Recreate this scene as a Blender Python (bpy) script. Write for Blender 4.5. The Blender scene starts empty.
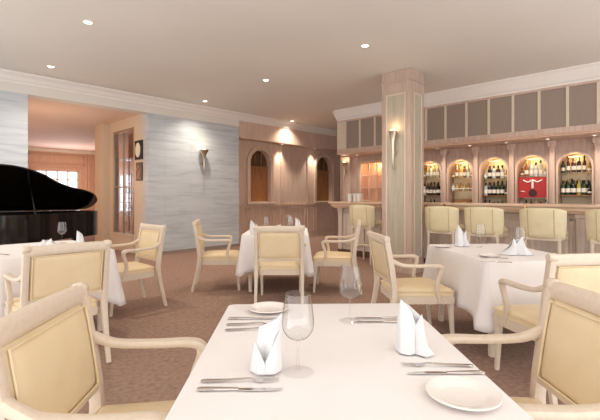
import bpy, bmesh, math, random
from mathutils import Vector, Matrix
random.seed(7)
S = bpy.context.scene
COL = S.collection
PI = math.pi

# ------------------------------------------------------------------ frame of reference
# Room axes are the world axes: the bar runs along Y (facing -X), the marble wall along X (facing -Y).
F_PX, EYE, HOR = 412.0, 1.25, 196.0
FWD = Vector((0.7221, 0.6918)); RGT = Vector((0.6918, -0.7221))
CAM_ROT = -math.atan2(0.7221, 0.6918)
R = math.radians

def W(cx, d, z=0.0):
    """right / ahead distances from the viewer's spot -> room coordinates"""
    p = RGT * cx + FWD * d
    return Vector((p.x, p.y, z))

def at(px, py, z):
    d = F_PX * (EYE - z) / (py - HOR)
    return W((px - 300) / F_PX * d, d, z)

# ------------------------------------------------------------------ materials
def lin(c):
    return tuple(((v / 255) / 12.92 if v / 255 <= 0.04045 else ((v / 255 + 0.055) / 1.055) ** 2.4) for v in c) + (1.0,)

def new_mat(name):
    m = bpy.data.materials.new(name); m.use_nodes = True
    nt = m.node_tree
    b = nt.nodes['Principled BSDF']
    return m, nt, b

def plain(name, rgb, rough=0.5, metal=0.0, spec=0.5, **kw):
    m, nt, b = new_mat(name)
    b.inputs['Base Color'].default_value = lin(rgb)
    b.inputs['Roughness'].default_value = rough
    b.inputs['Metallic'].default_value = metal
    b.inputs['Specular IOR Level'].default_value = spec
    for k, v in kw.items():
        b.inputs[k.replace('_', ' ')].default_value = v
    return m

def noisy(name, stops, scale=(1, 1, 1), nscale=5.0, detail=4, rough=0.5, bump=0.0, spec=0.5, coord='Object', distort=0.0, bscale=None, rot=(0, 0, 0)):
    """colour from stretched noise through a ramp; stops = [(pos, rgb), ...]"""
    m, nt, b = new_mat(name)
    N, L = nt.nodes, nt.links
    tc = N.new('ShaderNodeTexCoord'); mp = N.new('ShaderNodeMapping')
    mp.inputs['Scale'].default_value = scale; mp.inputs['Rotation'].default_value = rot
    L.new(tc.outputs[coord], mp.inputs['Vector'])
    nz = N.new('ShaderNodeTexNoise'); nz.inputs['Scale'].default_value = nscale
    nz.inputs['Detail'].default_value = detail; nz.inputs['Distortion'].default_value = distort
    L.new(mp.outputs['Vector'], nz.inputs['Vector'])
    cr = N.new('ShaderNodeValToRGB')
    els = cr.color_ramp.elements
    els[0].position, els[0].color = stops[0][0], lin(stops[0][1])
    els[1].position, els[1].color = stops[-1][0], lin(stops[-1][1])
    for p, c in stops[1:-1]:
        e = els.new(p); e.color = lin(c)
    L.new(nz.outputs['Fac'], cr.inputs['Fac'])
    L.new(cr.outputs['Color'], b.inputs['Base Color'])
    b.inputs['Roughness'].default_value = rough
    b.inputs['Specular IOR Level'].default_value = spec
    if bump:
        bp = N.new('ShaderNodeBump'); bp.inputs['Strength'].default_value = bump; bp.inputs['Distance'].default_value = 0.01
        if bscale:
            n2 = N.new('ShaderNodeTexNoise'); n2.inputs['Scale'].default_value = bscale
            L.new(tc.outputs[coord], n2.inputs['Vector']); L.new(n2.outputs['Fac'], bp.inputs['Height'])
        else:
            L.new(nz.outputs['Fac'], bp.inputs['Height'])
        L.new(bp.outputs['Normal'], b.inputs['Normal'])
    return m

def emitter(name, rgb, strength):
    m, nt, b = new_mat(name)
    b.inputs['Base Color'].default_value = lin(rgb)
    b.inputs['Emission Color'].default_value = lin(rgb)
    b.inputs['Emission Strength'].default_value = strength
    return m

def glass(name, rgb=(255, 255, 255), rough=0.0, ior=1.45):
    return plain(name, rgb, rough=rough, Transmission_Weight=1.0, IOR=ior)

M = {}
M['carpet'] = noisy('carpet', [(0.25, (134, 108, 95)), (0.5, (154, 126, 111)), (0.75, (166, 138, 122))], (1, 1, 1), 26, 6, 0.95, 0.5, 0.1, bscale=240)
M['ceiling'] = noisy('ceiling_paint', [(0.3, (222, 217, 209)), (0.7, (227, 222, 214))], (1, 1, 1), 0.7, 2, 0.8, spec=0.2)
M['plaster'] = plain('rose_plaster', (226, 200, 184), 0.8, spec=0.2)
M['white'] = plain('white_paint', (232, 226, 220), 0.5)
M['marble'] = None
M['limed'] = noisy('limed_oak', [(0.3, (211, 193, 172)), (0.7, (218, 202, 183))], (6, 6, 6), 9, 5, 0.42, 0.02)
M['bar_wood'] = noisy('pickled_oak', [(0.3, (190, 162, 146)), (0.55, (204, 178, 161)), (0.78, (213, 189, 173))], (5, 5, 0.5), 5, 5, 0.42, 0.04)
M['column_oak'] = noisy('column_oak', [(0.3, (176, 152, 137)), (0.7, (196, 174, 159))], (5, 5, 0.5), 5, 5, 0.42, 0.02)
M['column_panel'] = noisy('grey_green_oak', [(0.3, (170, 160, 142)), (0.7, (188, 178, 160))], (5, 5, 0.5), 5, 5, 0.42, 0.02)
M['bar_back'] = noisy('bar_back_oak', [(0.3, (170, 141, 124)), (0.55, (186, 158, 141)), (0.78, (196, 169, 153))], (5, 5, 0.5), 5, 5, 0.42, 0.04)
M['bar_top'] = noisy('counter_oak', [(0.3, (212, 178, 150)), (0.7, (226, 196, 168))], (5, 0.5, 5), 5, 4, 0.25, 0.0)
M['bar_front'] = noisy('grey_oak', [(0.3, (196, 178, 164)), (0.6, (208, 192, 179)), (0.8, (216, 202, 190))], (5, 5, 0.5), 5, 5, 0.45, 0.04)
M['wall_wood'] = noisy('wall_oak', [(0.3, (198, 168, 149)), (0.55, (210, 183, 165)), (0.78, (218, 194, 177))], (5, 5, 0.4), 4, 5, 0.42, 0.04)
M['brown_wood'] = noisy('brown_oak', [(0.3, (128, 82, 46)), (0.7, (172, 120, 76))], (8, 8, 0.5), 5, 4, 0.4, 0.03)
M['dark_recess'] = noisy('dark_oak', [(0.3, (74, 52, 36)), (0.7, (104, 76, 54))], (8, 8, 0.6), 5, 3, 0.35)
M['orange_wood'] = noisy('honey_oak', [(0.3, (204, 166, 144)), (0.7, (218, 184, 162))], (5, 5, 0.5), 5, 4, 0.4)
M['cream'] = noisy('cream_leather', [(0.3, (222, 199, 160)), (0.7, (227, 206, 170))], (1, 1, 1), 9, 3, 0.42, 0.03, 0.4, bscale=300)
M['stool_cream'] = noisy('pale_cream_leather', [(0.3, (218, 204, 166)), (0.7, (225, 213, 178))], (1, 1, 1), 9, 3, 0.42, 0.03, 0.4, bscale=300)
M['seam'] = plain('seam_thread', (176, 156, 112), 0.6)
M['taupe'] = noisy('taupe_fabric', [(0.3, (146, 130, 118)), (0.7, (158, 142, 130))], (60, 60, 1), 8, 2, 0.8, spec=0.2)
M['cloth'] = noisy('white_linen', [(0.3, (229, 222, 219)), (0.7, (234, 228, 226))], (1, 1, 1), 3, 3, 0.75, 0.05, 0.2, bscale=500)
M['napkin'] = plain('napkin_linen', (221, 220, 221), 0.85, spec=0.2)
M['china'] = plain('white_china', (234, 225, 218), 0.18)
M['steel'] = plain('polished_steel', (206, 200, 196), 0.16, 1.0)
M['black'] = plain('black_lacquer', (7, 7, 8), 0.09)
M['black_matt'] = plain('black_matt', (14, 13, 13), 0.5)
M['gold'] = plain('gold_plate', (176, 128, 60), 0.35, 1.0)
M['ivory'] = plain('ivory_keys', (238, 234, 222), 0.3)
M['brass'] = plain('brass', (190, 148, 88), 0.25, 1.0)
M['nickel'] = plain('brushed_nickel', (210, 196, 178), 0.28, 1.0)
def thin_glass(name, tint=0.99, edge=0.42, gloss=(0.04, 0.09, 0.7)):
    m, nt, b = new_mat(name)
    N, L = nt.nodes, nt.links
    N.remove(b)
    out = [x for x in N if x.type == 'OUTPUT_MATERIAL'][0]
    lw = N.new('ShaderNodeLayerWeight'); lw.inputs['Blend'].default_value = 0.5
    cr = N.new('ShaderNodeValToRGB')
    cr.color_ramp.elements[0].color = (tint, tint, tint, 1); cr.color_ramp.elements[1].color = (edge, edge, edge, 1)
    cr.color_ramp.elements[0].position = 0.66
    L.new(lw.outputs['Facing'], cr.inputs['Fac'])
    tr = N.new('ShaderNodeBsdfTransparent'); gl = N.new('ShaderNodeBsdfGlossy'); gl.inputs['Roughness'].default_value = 0.02
    L.new(cr.outputs['Color'], tr.inputs['Color'])
    fr = N.new('ShaderNodeValToRGB')
    e = fr.color_ramp.elements
    e[0].color = (gloss[0],) * 3 + (1,); e[1].color = (gloss[2],) * 3 + (1,)
    k = e.new(0.6); k.color = (gloss[1],) * 3 + (1,)
    L.new(lw.outputs['Facing'], fr.inputs['Fac'])
    mx = N.new('ShaderNodeMixShader')
    L.new(fr.outputs[0], mx.inputs[0]); L.new(tr.outputs[0], mx.inputs[1]); L.new(gl.outputs[0], mx.inputs[2])
    L.new(mx.outputs[0], out.inputs['Surface'])
    return m
M['glass'] = thin_glass('clear_glass')
M['foot_glass'] = thin_glass('clear_foot_glass', 0.995, 0.93, (0.03, 0.04, 0.3))
M['pane'] = thin_glass('cabinet_glass', 0.97, 0.9)
M['glow'] = emitter('lamp_glow', (255, 226, 186), 4.0)
M['glow_soft'] = emitter('shade_glow', (255, 222, 180), 1.6)
M['spot_glow'] = emitter('downlight_glow', (255, 240, 220), 10.0)
M['day'] = emitter('window_daylight', (226, 236, 250), 1.4)
M['red'] = plain('red_card', (176, 44, 44), 0.5)
M['dark_round'] = plain('dark_emblem', (62, 26, 28), 0.5)
M['picture'] = noisy('sepia_picture', [(0.35, (92, 62, 54)), (0.6, (168, 118, 100))], (1, 1, 1), 9, 3, 0.4)
M['dial'] = plain('pale_oval', (232, 226, 206), 0.4)
M['niche_back'] = noisy('niche_cream', [(0.3, (222, 204, 168)), (0.7, (236, 222, 190))], (1, 1, 1), 3, 2, 0.5)
M['porcelain'] = plain('porcelain', (242, 236, 230), 0.2)
M['paper'] = plain('label_paper', (232, 228, 216), 0.6)
BOTTLE_COLS = {'green': (38, 60, 34), 'brown': (74, 40, 20), 'dark': (16, 18, 16), 'amber': (166, 98, 40), 'clear': (214, 222, 220), 'straw': (196, 178, 92)}
for k, c in BOTTLE_COLS.items():
    M['b_' + k] = plain('bottle_' + k, c, 0.08, Transmission_Weight=0.35 if k in ('clear', 'straw', 'amber') else 0.0)

def marble_mat():
    m, nt, b = new_mat('grey_marble')
    N, L = nt.nodes, nt.links
    tc = N.new('ShaderNodeTexCoord')
    mp = N.new('ShaderNodeMapping'); mp.inputs['Scale'].default_value = (0.5, 0.5, 5.0)
    L.new(tc.outputs['Object'], mp.inputs['Vector'])
    nz = N.new('ShaderNodeTexNoise'); nz.inputs['Scale'].default_value = 2.6; nz.inputs['Detail'].default_value = 7; nz.inputs['Distortion'].default_value = 0.7
    L.new(mp.outputs['Vector'], nz.inputs['Vector'])
    cr = N.new('ShaderNodeValToRGB')
    e = cr.color_ramp.elements
    e[0].position, e[0].color = 0.30, lin((180, 187, 191))
    e[1].position, e[1].color = 0.72, lin((208, 212, 215))
    x = e.new(0.5); x.color = lin((198, 203, 207))
    L.new(nz.outputs['Fac'], cr.inputs['Fac'])
    # fine joints between the slabs
    br = N.new('ShaderNodeTexBrick')
    br.inputs['Color1'].default_value = (1, 1, 1, 1); br.inputs['Color2'].default_value = (0.95, 0.96, 0.97, 1)
    br.inputs['Mortar'].default_value = (0.78, 0.80, 0.82, 1)
    br.inputs['Scale'].default_value = 1.0; br.inputs['Mortar Size'].default_value = 0.004
    br.inputs['Brick Width'].default_value = 1.25; br.inputs['Row Height'].default_value = 0.42
    sp = N.new('ShaderNodeSeparateXYZ'); cb = N.new('ShaderNodeCombineXYZ')
    L.new(tc.outputs['Object'], sp.inputs[0]); L.new(sp.outputs['X'], cb.inputs['X']); L.new(sp.outputs['Z'], cb.inputs['Y'])
    L.new(cb.outputs[0], br.inputs['Vector'])
    mx = N.new('ShaderNodeMix'); mx.data_type = 'RGBA'; mx.blend_type = 'MULTIPLY'; mx.inputs[0].default_value = 1.0
    L.new(cr.outputs['Color'], mx.inputs[6]); L.new(br.outputs['Color'], mx.inputs[7])
    L.new(mx.outputs[2], b.inputs['Base Color'])
    b.inputs['Roughness'].default_value = 0.3
    return m
M['marble'] = marble_mat()

# ------------------------------------------------------------------ mesh building
class MB:
    def __init__(self):
        self.v, self.f, self.m, self.mi = [], [], [], 0
    def slot(self, i): self.mi = i; return self
    def add(self, vs, fs):
        o = len(self.v)
        self.v += [tuple(p) for p in vs]
        for f in fs:
            self.f.append(tuple(i + o for i in f)); self.m.append(self.mi)
        return self
    def box(self, x0, x1, y0, y1, z0, z1):
        vs = [(x, y, z) for z in (z0, z1) for y in (y0, y1) for x in (x0, x1)]
        return self.add(vs, [(0, 2, 3, 1), (4, 5, 7, 6), (0, 1, 5, 4), (2, 6, 7, 3), (0, 4, 6, 2), (1, 3, 7, 5)])
    def frustum(self, x0, x1, y0, y1, z0, z1, inset):
        """a box whose top is inset"""
        i = inset
        vs = [(x0, y0, z0), (x1, y0, z0), (x1, y1, z0), (x0, y1, z0), (x0 + i, y0 + i, z1), (x1 - i, y0 + i, z1), (x1 - i, y1 - i, z1), (x0 + i, y1 - i, z1)]
        return self.add(vs, [(3, 2, 1, 0), (4, 5, 6, 7), (0, 1, 5, 4), (1, 2, 6, 5), (2, 3, 7, 6), (3, 0, 4, 7)])
    def prism(self, poly, z0, z1, tf=None):
        n = len(poly)
        vs = [(p[0], p[1], z0) for p in poly] + [(p[0], p[1], z1) for p in poly]
        if tf: vs = [tf(*p) for p in vs]
        fs = [tuple(reversed(range(n))), tuple(range(n, 2 * n))] + [(i, (i + 1) % n, n + (i + 1) % n, n + i) for i in range(n)]
        return self.add(vs, fs)
    def lathe(self, prof, n=24, c=(0, 0, 0), tf=None):
        vs, fs = [], []
        k = len(prof)
        for i in range(n):
            a = 2 * PI * i / n
            for r, z in prof:
                p = (c[0] + r * math.cos(a), c[1] + r * math.sin(a), c[2] + z)
                vs.append(tf(*p) if tf else p)
        for i in range(n):
            j = (i + 1) % n
            for q in range(k - 1):
                fs.append((i * k + q, j * k + q, j * k + q + 1, i * k + q + 1))
        return self.add(vs, fs)
    def sweep(self, pts, sizes, side=(1, 0, 0), n=12, p=4.0, smooth=0):
        """superelliptic section carried along a path; sizes = (width along side, height) per point"""
        pts = [Vector(q) for q in pts]; sizes = [tuple(s) if not isinstance(s, (int, float)) else (s, s) for s in sizes]
        if smooth:
            P2, S2 = [], []
            m = len(pts)
            for i in range(m - 1):
                a, b_, c_, d_ = pts[max(i - 1, 0)], pts[i], pts[i + 1], pts[min(i + 2, m - 1)]
                for q in range(smooth):
                    t = q / smooth
                    P2.append(0.5 * (2 * b_ + (c_ - a) * t + (2 * a - 5 * b_ + 4 * c_ - d_) * t * t + (3 * b_ - a - 3 * c_ + d_) * t ** 3))
                    S2.append(tuple(sizes[i][w] * (1 - t) + sizes[i + 1][w] * t for w in (0, 1)))
            P2.append(pts[-1]); S2.append(sizes[-1]); pts, sizes = P2, S2
        side = Vector(side); vs, fs = [], []
        m = len(pts)
        for i, q in enumerate(pts):
            t = (pts[min(i + 1, m - 1)] - pts[max(i - 1, 0)]).normalized()
            s = (side - t * side.dot(t)).normalized(); u = t.cross(s)
            for k in range(n):
                a = 2 * PI * (k + 0.5) / n
                ca, sa = math.cos(a), math.sin(a)
                r = (abs(ca) ** p + abs(sa) ** p) ** (-1 / p)
                vs.append(q + s * (sizes[i][0] / 2 * r * ca) + u * (sizes[i][1] / 2 * r * sa))
        for i in range(m - 1):
            for k in range(n):
                fs.append((i * n + k, i * n + (k + 1) % n, (i + 1) * n + (k + 1) % n, (i + 1) * n + k))
        fs.append(tuple(reversed(range(n)))); fs.append(tuple(range((m - 1) * n, m * n)))
        return self.add(vs, fs)
    def tube(self, pts, r, n=10, side=None, smooth=0, closed=False):
        pts = [Vector(q) for q in pts]
        if closed: pts = pts + [pts[0]]
        if side is None:
            d = pts[-1] - pts[0] if not closed else pts[1] - pts[0]
            side = (1, 0, 0) if abs(d.normalized().x) < 0.8 else (0, 0, 1)
        return self.sweep(pts, [2 * r] * len(pts), side, n, 2.0, smooth)
    def ball(self, c, r, n=14, sc=(1, 1, 1)):
        prof = [(r * math.sin(PI * i / 8), -r * math.cos(PI * i / 8)) for i in range(9)]
        return self.lathe(prof, n, tf=lambda x, y, z: (c[0] + x * sc[0], c[1] + y * sc[1], c[2] + z * sc[2]))
    def build(self, name, mat, parent=None, smooth=False, bevel=0.0, solid=0.0, seg=2):
        me = bpy.data.meshes.new(name)
        me.from_pydata(self.v, [], self.f)
        mats = mat if isinstance(mat, (list, tuple)) else [mat]
        for x in mats: me.materials.append(x)
        for p, i in zip(me.polygons, self.m): p.material_index = i
        bm = bmesh.new(); bm.from_mesh(me)
        bmesh.ops.remove_doubles(bm, verts=bm.verts, dist=1e-5)
        bmesh.ops.recalc_face_normals(bm, faces=bm.faces)
        bm.to_mesh(me); bm.free()
        if smooth:
            for p in me.polygons: p.use_smooth = True
            try: me.set_sharp_from_angle(angle=R(42))
            except Exception: pass
        o = bpy.data.objects.new(name, me); COL.objects.link(o)
        if parent is not None: o.parent = parent
        if bevel:
            b = o.modifiers.new('edge', 'BEVEL'); b.width = bevel; b.segments = seg; b.limit_method = 'ANGLE'; b.angle_limit = R(40)
        if solid:
            s = o.modifiers.new('thickness', 'SOLIDIFY'); s.thickness = solid; s.offset = 0
        return o

def tag(o, label, cat, group=None, kind=None):
    o['label'] = label; o['category'] = cat
    if group: o['group'] = group
    if kind: o['kind'] = kind
    return o

def thing(name, label, cat, loc=(0, 0, 0), rotz=0.0, group=None):
    o = bpy.data.objects.new(name, None); COL.objects.link(o)
    o.empty_display_size = 0.1
    o.location = loc; o.rotation_euler = (0, 0, rotz)
    return tag(o, label, cat, group)

def kids(o): return [c for c in bpy.data.objects if c.parent == o]

def dup(root, loc, rotz=0.0, label=None, group=None, scale=None):
    def rec(o, par):
        c = o.copy(); COL.objects.link(c)
        if par is not None: c.parent = par
        for ch in list(TREE[o.name]): rec(ch, c)
        return c
    TREE = {}
    def scan(o):
        TREE[o.name] = list(o.children)
        for ch in o.children: scan(ch)
    scan(root)
    c = rec(root, None)
    c.location = loc; c.rotation_euler = (0, 0, rotz)
    if scale: c.scale = scale
    if label: c['label'] = label
    if group: c['group'] = group
    elif 'group' in c: del c['group']
    return c

def struct(name, mb, mat, **kw):
    o = mb.build(name, mat, **kw); o['kind'] = 'structure'
    return o

def lamp(name, kind, loc, power, rgb=(255, 232, 205), parent=None, size=0.1, spot=None, blend=0.6, rot=None, sx=None, sy=None):
    l = bpy.data.lights.new(name, kind); l.energy = power; l.color = lin(rgb)[:3]
    if kind == 'SPOT':
        l.spot_size = R(spot or 90); l.spot_blend = blend; l.shadow_soft_size = size
    elif kind == 'POINT': l.shadow_soft_size = size
    elif kind == 'AREA':
        l.size = sx or size
        if sy: l.shape = 'RECTANGLE'; l.size_y = sy
    o = bpy.data.objects.new(name, l); COL.objects.link(o); o.location = loc
    if rot: o.rotation_euler = rot
    if parent is not None: o.parent = parent
    return o

# ------------------------------------------------------------------ the room shell
CEIL = 3.30
YW = 8.2          # marble face
XB = 8.5          # back of the bar
struct('floor', MB().box(-0.8, 11.5, -0.8, 17.8, -0.1, 0.0), M['carpet'])
struct('ceiling', MB().box(-2.5, 11.5, -2.5, 8.75, CEIL, CEIL + 0.1), M['ceiling'])

mb = MB(); mb.box(-3.5, 1.86, YW, YW + 0.25, 0, 2.98); mb.box(4.0, 6.36, YW, YW + 0.25, 0, 2.98)
struct('wall_left', mb, M['marble'])
struct('trim_1', MB().box(-3.5, 6.36, YW - 0.012, YW + 0.25, 2.98, CEIL), M['ceiling'])     # plain frieze over marble and opening
# white crown along the marble and timber wall
def crown(mb, run0, run1, base, sgn, axis, ztop, zbot, proj):
    prof = [(0, zbot), (0.02, zbot), (0.025, zbot + 0.03), (0.055, zbot + 0.05), (0.085, zbot + 0.10), (proj - 0.02, ztop - 0.045), (proj, ztop - 0.03), (proj, ztop), (0, ztop)]
    n = len(prof); vs = []
    for r in (run0, run1):
        for p, z in prof:
            q = base + sgn * p
            vs.append((r, q, z) if axis == 'x' else (q, r, z))
    fs = [tuple(range(n)), tuple(range(n, 2 * n))] + [(i, (i + 1) % n, n + (i + 1) % n, n + i) for i in range(n)]
    mb.add(vs, fs)
mb = MB(); crown(mb, -3.5, 11.3, YW - 0.012, -1, 'x', CEIL, 3.13, 0.14)
struct('trim_2', mb, M['white'])
struct('baseboard_left', MB().box(4.0, 6.36, YW - 0.015, YW, 0, 0.07).box(-3.5, 1.86, YW - 0.015, YW, 0, 0.07), M['taupe'])

# arched openings --------------------------------------------------
def arc_pts(c, r, zs, n=20):
    return [(c - r * math.cos(PI * i / n), zs + r * math.sin(PI * i / n)) for i in range(n + 1)]

def arch_bay(mb, mp, a, b, z0, z1, c, r, zb, zs, depth):
    """wall panel a..b with an arched hole, reveal included"""
    q = lambda *ps: mb.add([mp(*p) for p in ps], [tuple(range(len(ps)))])
    q((a, z0, 0), (c - r, z0, 0), (c - r, z1, 0), (a, z1, 0)); q((c + r, z0, 0), (b, z0, 0), (b, z1, 0), (c + r, z1, 0))
    if zb > z0: q((c - r, z0, 0), (c + r, z0, 0), (c + r, zb, 0), (c - r, zb, 0))
    pts = arc_pts(c, r, zs)
    for (s0, h0), (s1, h1) in zip(pts, pts[1:]):
        q((s0, h0, 0), (s1, h1, 0), (s1, z1, 0), (s0, z1, 0))
        q((s0, h0, 0), (s1, h1, 0), (s1, h1, depth), (s0, h0, depth))
    q((c - r, zb, 0), (c - r, zs, 0), (c - r, zs, depth), (c - r, zb, depth))
    q((c + r, zb, 0), (c + r, zs, 0), (c + r, zs, depth), (c + r, zb, depth))
    q((c - r, zb, 0), (c + r, zb, 0), (c + r, zb, depth), (c - r, zb, depth))

def arch_ring(mb, mp, c, r0, r1, zb, zs, n0, n1):
    """surround moulding of an arch from the foot zb"""
    inn = [(c - r0, zb)] + arc_pts(c, r0, zs) + [(c + r0, zb)]
    out = [(c - r1, zb)] + arc_pts(c, r1, zs) + [(c + r1, zb)]
    k = len(inn); vs = [mp(s, z, n0) for s, z in inn] + [mp(s, z, n0) for s, z in out] + [mp(s, z, n1) for s, z in inn] + [mp(s, z, n1) for s, z in out]
    fs = []
    for i in range(k - 1):
        fs += [(i, i + 1, k + i + 1, k + i), (2 * k + i, 3 * k + i, 3 * k + i + 1, 2 * k + i + 1), (i, 2 * k + i, 2 * k + i + 1, i + 1), (k + i, k + i + 1, 3 * k + i + 1, 3 * k + i)]
    fs += [(0, k, 3 * k, 2 * k), (k - 1, 3 * k - 1, 4 * k - 1, 2 * k - 1)]
    mb.add(vs, fs)

def arch_plate(mb, mp, c, r, zb, zs, n):
    pts = [(c - r, zb)] + arc_pts(c, r, zs) + [(c + r, zb)]
    mb.add([mp(s, z, n) for s, z in pts], [tuple(range(len(pts)))])

# timber wall with two arched recesses ------------------------------
YT = 8.5
mt = lambda s, z, n: (s, YT + n, z)
mb = MB()
arch_bay(mb, mt, 6.36, 8.65, 0, 2.70, 7.32, 0.36, 1.10, 2.13, 0.16)
arch_bay(mb, mt, 8.65, 11.3, 0, 2.70, 9.97, 0.36, 1.10, 2.13, 0.16)
mb.box(6.36, 11.3, YT + 0.2, YT + 0.25, 0, 2.70)
struct('wall_back', mb, M['wall_wood'])
struct('trim_3', MB().box(6.36, 11.3, YW - 0.01, YT + 0.25, 2.70, CEIL).box(6.36, 11.3, YW - 0.03, YW, 2.70, 2.74), M['wall_wood'])   # timber header over the recessed wall
mb = MB()
for a, b in ((6.40, 6.82), (6.9, 7.74), (7.82, 8.1), (8.2, 9.1), (9.2, 9.5), (9.58, 10.4)):
    for z0, z1 in ((0.16, 0.92),):
        mb.box(a, b, YT - 0.02, YT, z0, z0 + 0.03); mb.box(a, b, YT - 0.02, YT, z1 - 0.03, z1)
        mb.box(a, a + 0.03, YT - 0.02, YT, z0, z1); mb.box(b - 0.03, b, YT - 0.02, YT, z0, z1)
mb.box(6.36, 11.3, YT - 0.025, YT, 0.98, 1.03); mb.box(6.36, 11.3, YT - 0.025, YT, 0, 0.12)
for x in (6.42, 8.08, 9.2):
    mb.box(x - 0.03, x + 0.03, YT - 0.03, YT, 1.03, 2.70)
struct('trim_4', mb, M['wall_wood'])
struct('wall_end', MB().box(11.3, 11.5, -3.5, 8.75, 0, CEIL), M['wall_wood'])

for i, (c, lab) in enumerate(((7.32, 'arched timber wall recess with brown panel next to the grey marble wall'), (9.97, 'arched timber wall recess with brown panel nearer the bar end'))):
    t = thing('arched_recess', lab, 'recess', (c, YT, 0))
    lm = lambda s, z, n: (s, n, z)
    m = MB(); arch_ring(m, lm, 0, 0.36, 0.42, 1.08, 2.13, -0.002, -0.03); arch_ring(m, lm, 0, 0.42, 0.48, 1.08, 2.13, -0.002, -0.055)
    m.build('surround', M['wall_wood'], t, smooth=True)
    MB().box(-0.5, 0.5, -0.09, -0.027, 1.032, 1.078).build('sill', M['wall_wood'], t, bevel=0.01)
    MB().box(-0.35, 0.35, 0.10, 0.13, 1.105, 2.02).build('wood_panel', M['brown_wood'], t)
    MB().box(-0.35, 0.35, 0.08, 0.12, 2.02, 2.06).build('transom', M['brown_wood'], t)
    m = MB(); arch_plate(m, lm, 0, 0.352, 2.03, 2.13, 0.14); m.build('fanlight_pane', M['dark_recess'], t)
    for x in (-0.12, 0.12): MB().box(x - 0.008, x + 0.008, 0.09, 0.12, 2.06, 2.45).build('fanlight_bar', M['brown_wood'], t)

# lobby behind the opening -------------------------------------------
YV = 17.2
struct('ceiling_lobby', MB().box(0.6, 6.4, 8.45, 17.8, 3.0, 3.1), M['plaster'])
mb = MB(); mb.box(0.6, 3.5, YV, YV + 0.1, 0, 3.0); mb.box(3.5, 6.4, YV, YV + 0.1, 0, 0.9)
mb = MB()
wx0, wx1, wz0, wz1 = 4.12, 5.56, 0.85, 2.2
mb.box(0.6, wx0, YV, YV + 0.15, 0, 3.0); mb.box(wx1, 6.4, YV, YV + 0.15, 0, 3.0); mb.box(wx0, wx1, YV, YV + 0.15, 0, wz0); mb.box(wx0, wx1, YV, YV + 0.15, wz1, 3.0)
struct('wall_lobby', mb, M['orange_wood'])
mb = MB(); mb.box(0.6, 6.2, YV - 0.12, YV, 2.88, 3.0)
struct('trim_5', mb, M['white'])
mb = MB()
for x0, x1, z0, z1 in ((3.9, 5.78, 2.42, 2.46), (3.9, 5.78, 2.74, 2.78), (3.9, 3.94, 2.42, 2.78), (5.74, 5.78, 2.42, 2.78), (3.98, 4.12, 0.3, 2.3), (5.56, 5.7, 0.3, 2.3), (4.12, 5.56, 2.2, 2.3), (5.9, 5.98, 0.1, 2.88)):
    mb.box(x0, x1, YV - 0.05, YV, z0, z1)
struct('trim_6', mb, M['orange_wood'])
def window(n, mp, x0, x1, z0, z1, nx, nz):
    m = MB()
    def bx(a, b, c, d, w=0.05):
        p, q = mp(a, c, -0.02), mp(b, d, 0.04)
        m.box(min(p[0], q[0]), max(p[0], q[0]), min(p[1], q[1]), max(p[1], q[1]), min(c, d), max(c, d))
    for i in range(nx + 1):
        x = x0 + (x1 - x0) * i / nx; w = 0.035 if i in (0, nx) else 0.02
        bx(x - w, x + w, z0, z1)
    for i in range(nz + 1):
        z = z0 + (z1 - z0) * i / nz; w = 0.035 if i in (0, nz) else 0.018
        bx(x0, x1, z - w, z + w)
    o = struct('window_%d' % n, m, M['white'])
    p = MB().add([mp(x0, z0, 0.03), mp(x1, z0, 0.03), mp(x1, z1, 0.03), mp(x0, z1, 0.03)], [(0, 1, 2, 3)])
    g = p.build('window_pane', M['day'], o)
window(1, lambda s, z, n: (s, YV + n, z), wx0, wx1, wz0, wz1, 4, 4)
mb = MB()
ya, yb = 13.95, 14.95
mb.box(6.2, 6.4, 8.45, ya, 0, 3.0); mb.box(6.2, 6.4, yb, YV, 0, 3.0); mb.box(6.2, 6.4, ya, yb, 0, 0.7); mb.box(6.2, 6.4, ya, yb, 2.0, 3.0)
struct('wall_lobby_right', mb, M['orange_wood'])
window(2, lambda s, z, n: (6.2 + n, s, z), ya, yb, 0.7, 2.0, 2, 4)  # added window behind the cabinet glass, standing in for a reflected one
struct('wall_lobby_left', MB().box(0.6, 0.8, 8.45, YV, 0, 3.0), M['plaster'])
# partition beside the opening with the tall glazed display
YA, YZ = 8.86, 10.0
mb = MB(); mb.box(4.0, 4.14, YW + 0.25, YA, 0, 3.0); mb.box(4.0, 4.14, YZ, 10.74, 0, 3.0); mb.box(4.0, 4.14, YA, YZ, 2.76, 3.0)
struct('wall_partition', mb, M['limed'])
struct('trim_7', MB().box(3.86, 4.0, 10.23, 10.74, 0, 2.998), M['limed'])
t = thing('display_cabinet', 'tall glazed display cabinet with glassware beside the framed pictures', 'cabinet', (4.0, (YA + YZ) / 2, 0))
hw = (YZ - YA) / 2 - 0.003
MB().box(-0.03, 0.40, -hw, hw, 0, 0.36).box(-0.05, 0.42, -hw, hw, 0.36, 0.395).build('plinth', M['limed'], t)
m = MB()
for a, b, c, d in ((-hw, -hw + 0.05, 0.395, 2.75), (hw - 0.05, hw, 0.395, 2.75), (-hw + 0.05, hw - 0.05, 2.70, 2.75), (-hw + 0.05, hw - 0.05, 1.44, 1.47), (-0.012, 0.012, 0.395, 2.70)):
    m.box(0.0, 0.03, a, b, c, d)
m.build('frame', M['nickel'], t)
MB().box(0.012, 0.018, -hw + 0.05, -0.012, 0.395, 2.70).build('glass_door', M['pane'], t)
MB().box(0.012, 0.018, 0.012, hw - 0.05, 0.395, 2.70).build('glass_door', M['pane'], t)
for z in (0.80, 1.18, 2.10): MB().box(0.03, 0.38, -hw + 0.02, hw - 0.02, z, z + 0.012).build('shelf', M['pane'], t)
for y in (-hw + 0.015, hw - 0.015): MB().box(0.37, 0.39, y - 0.015, y + 0.015, 0.395, 2.75).build('rear_post', M['brown_wood'], t)
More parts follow.
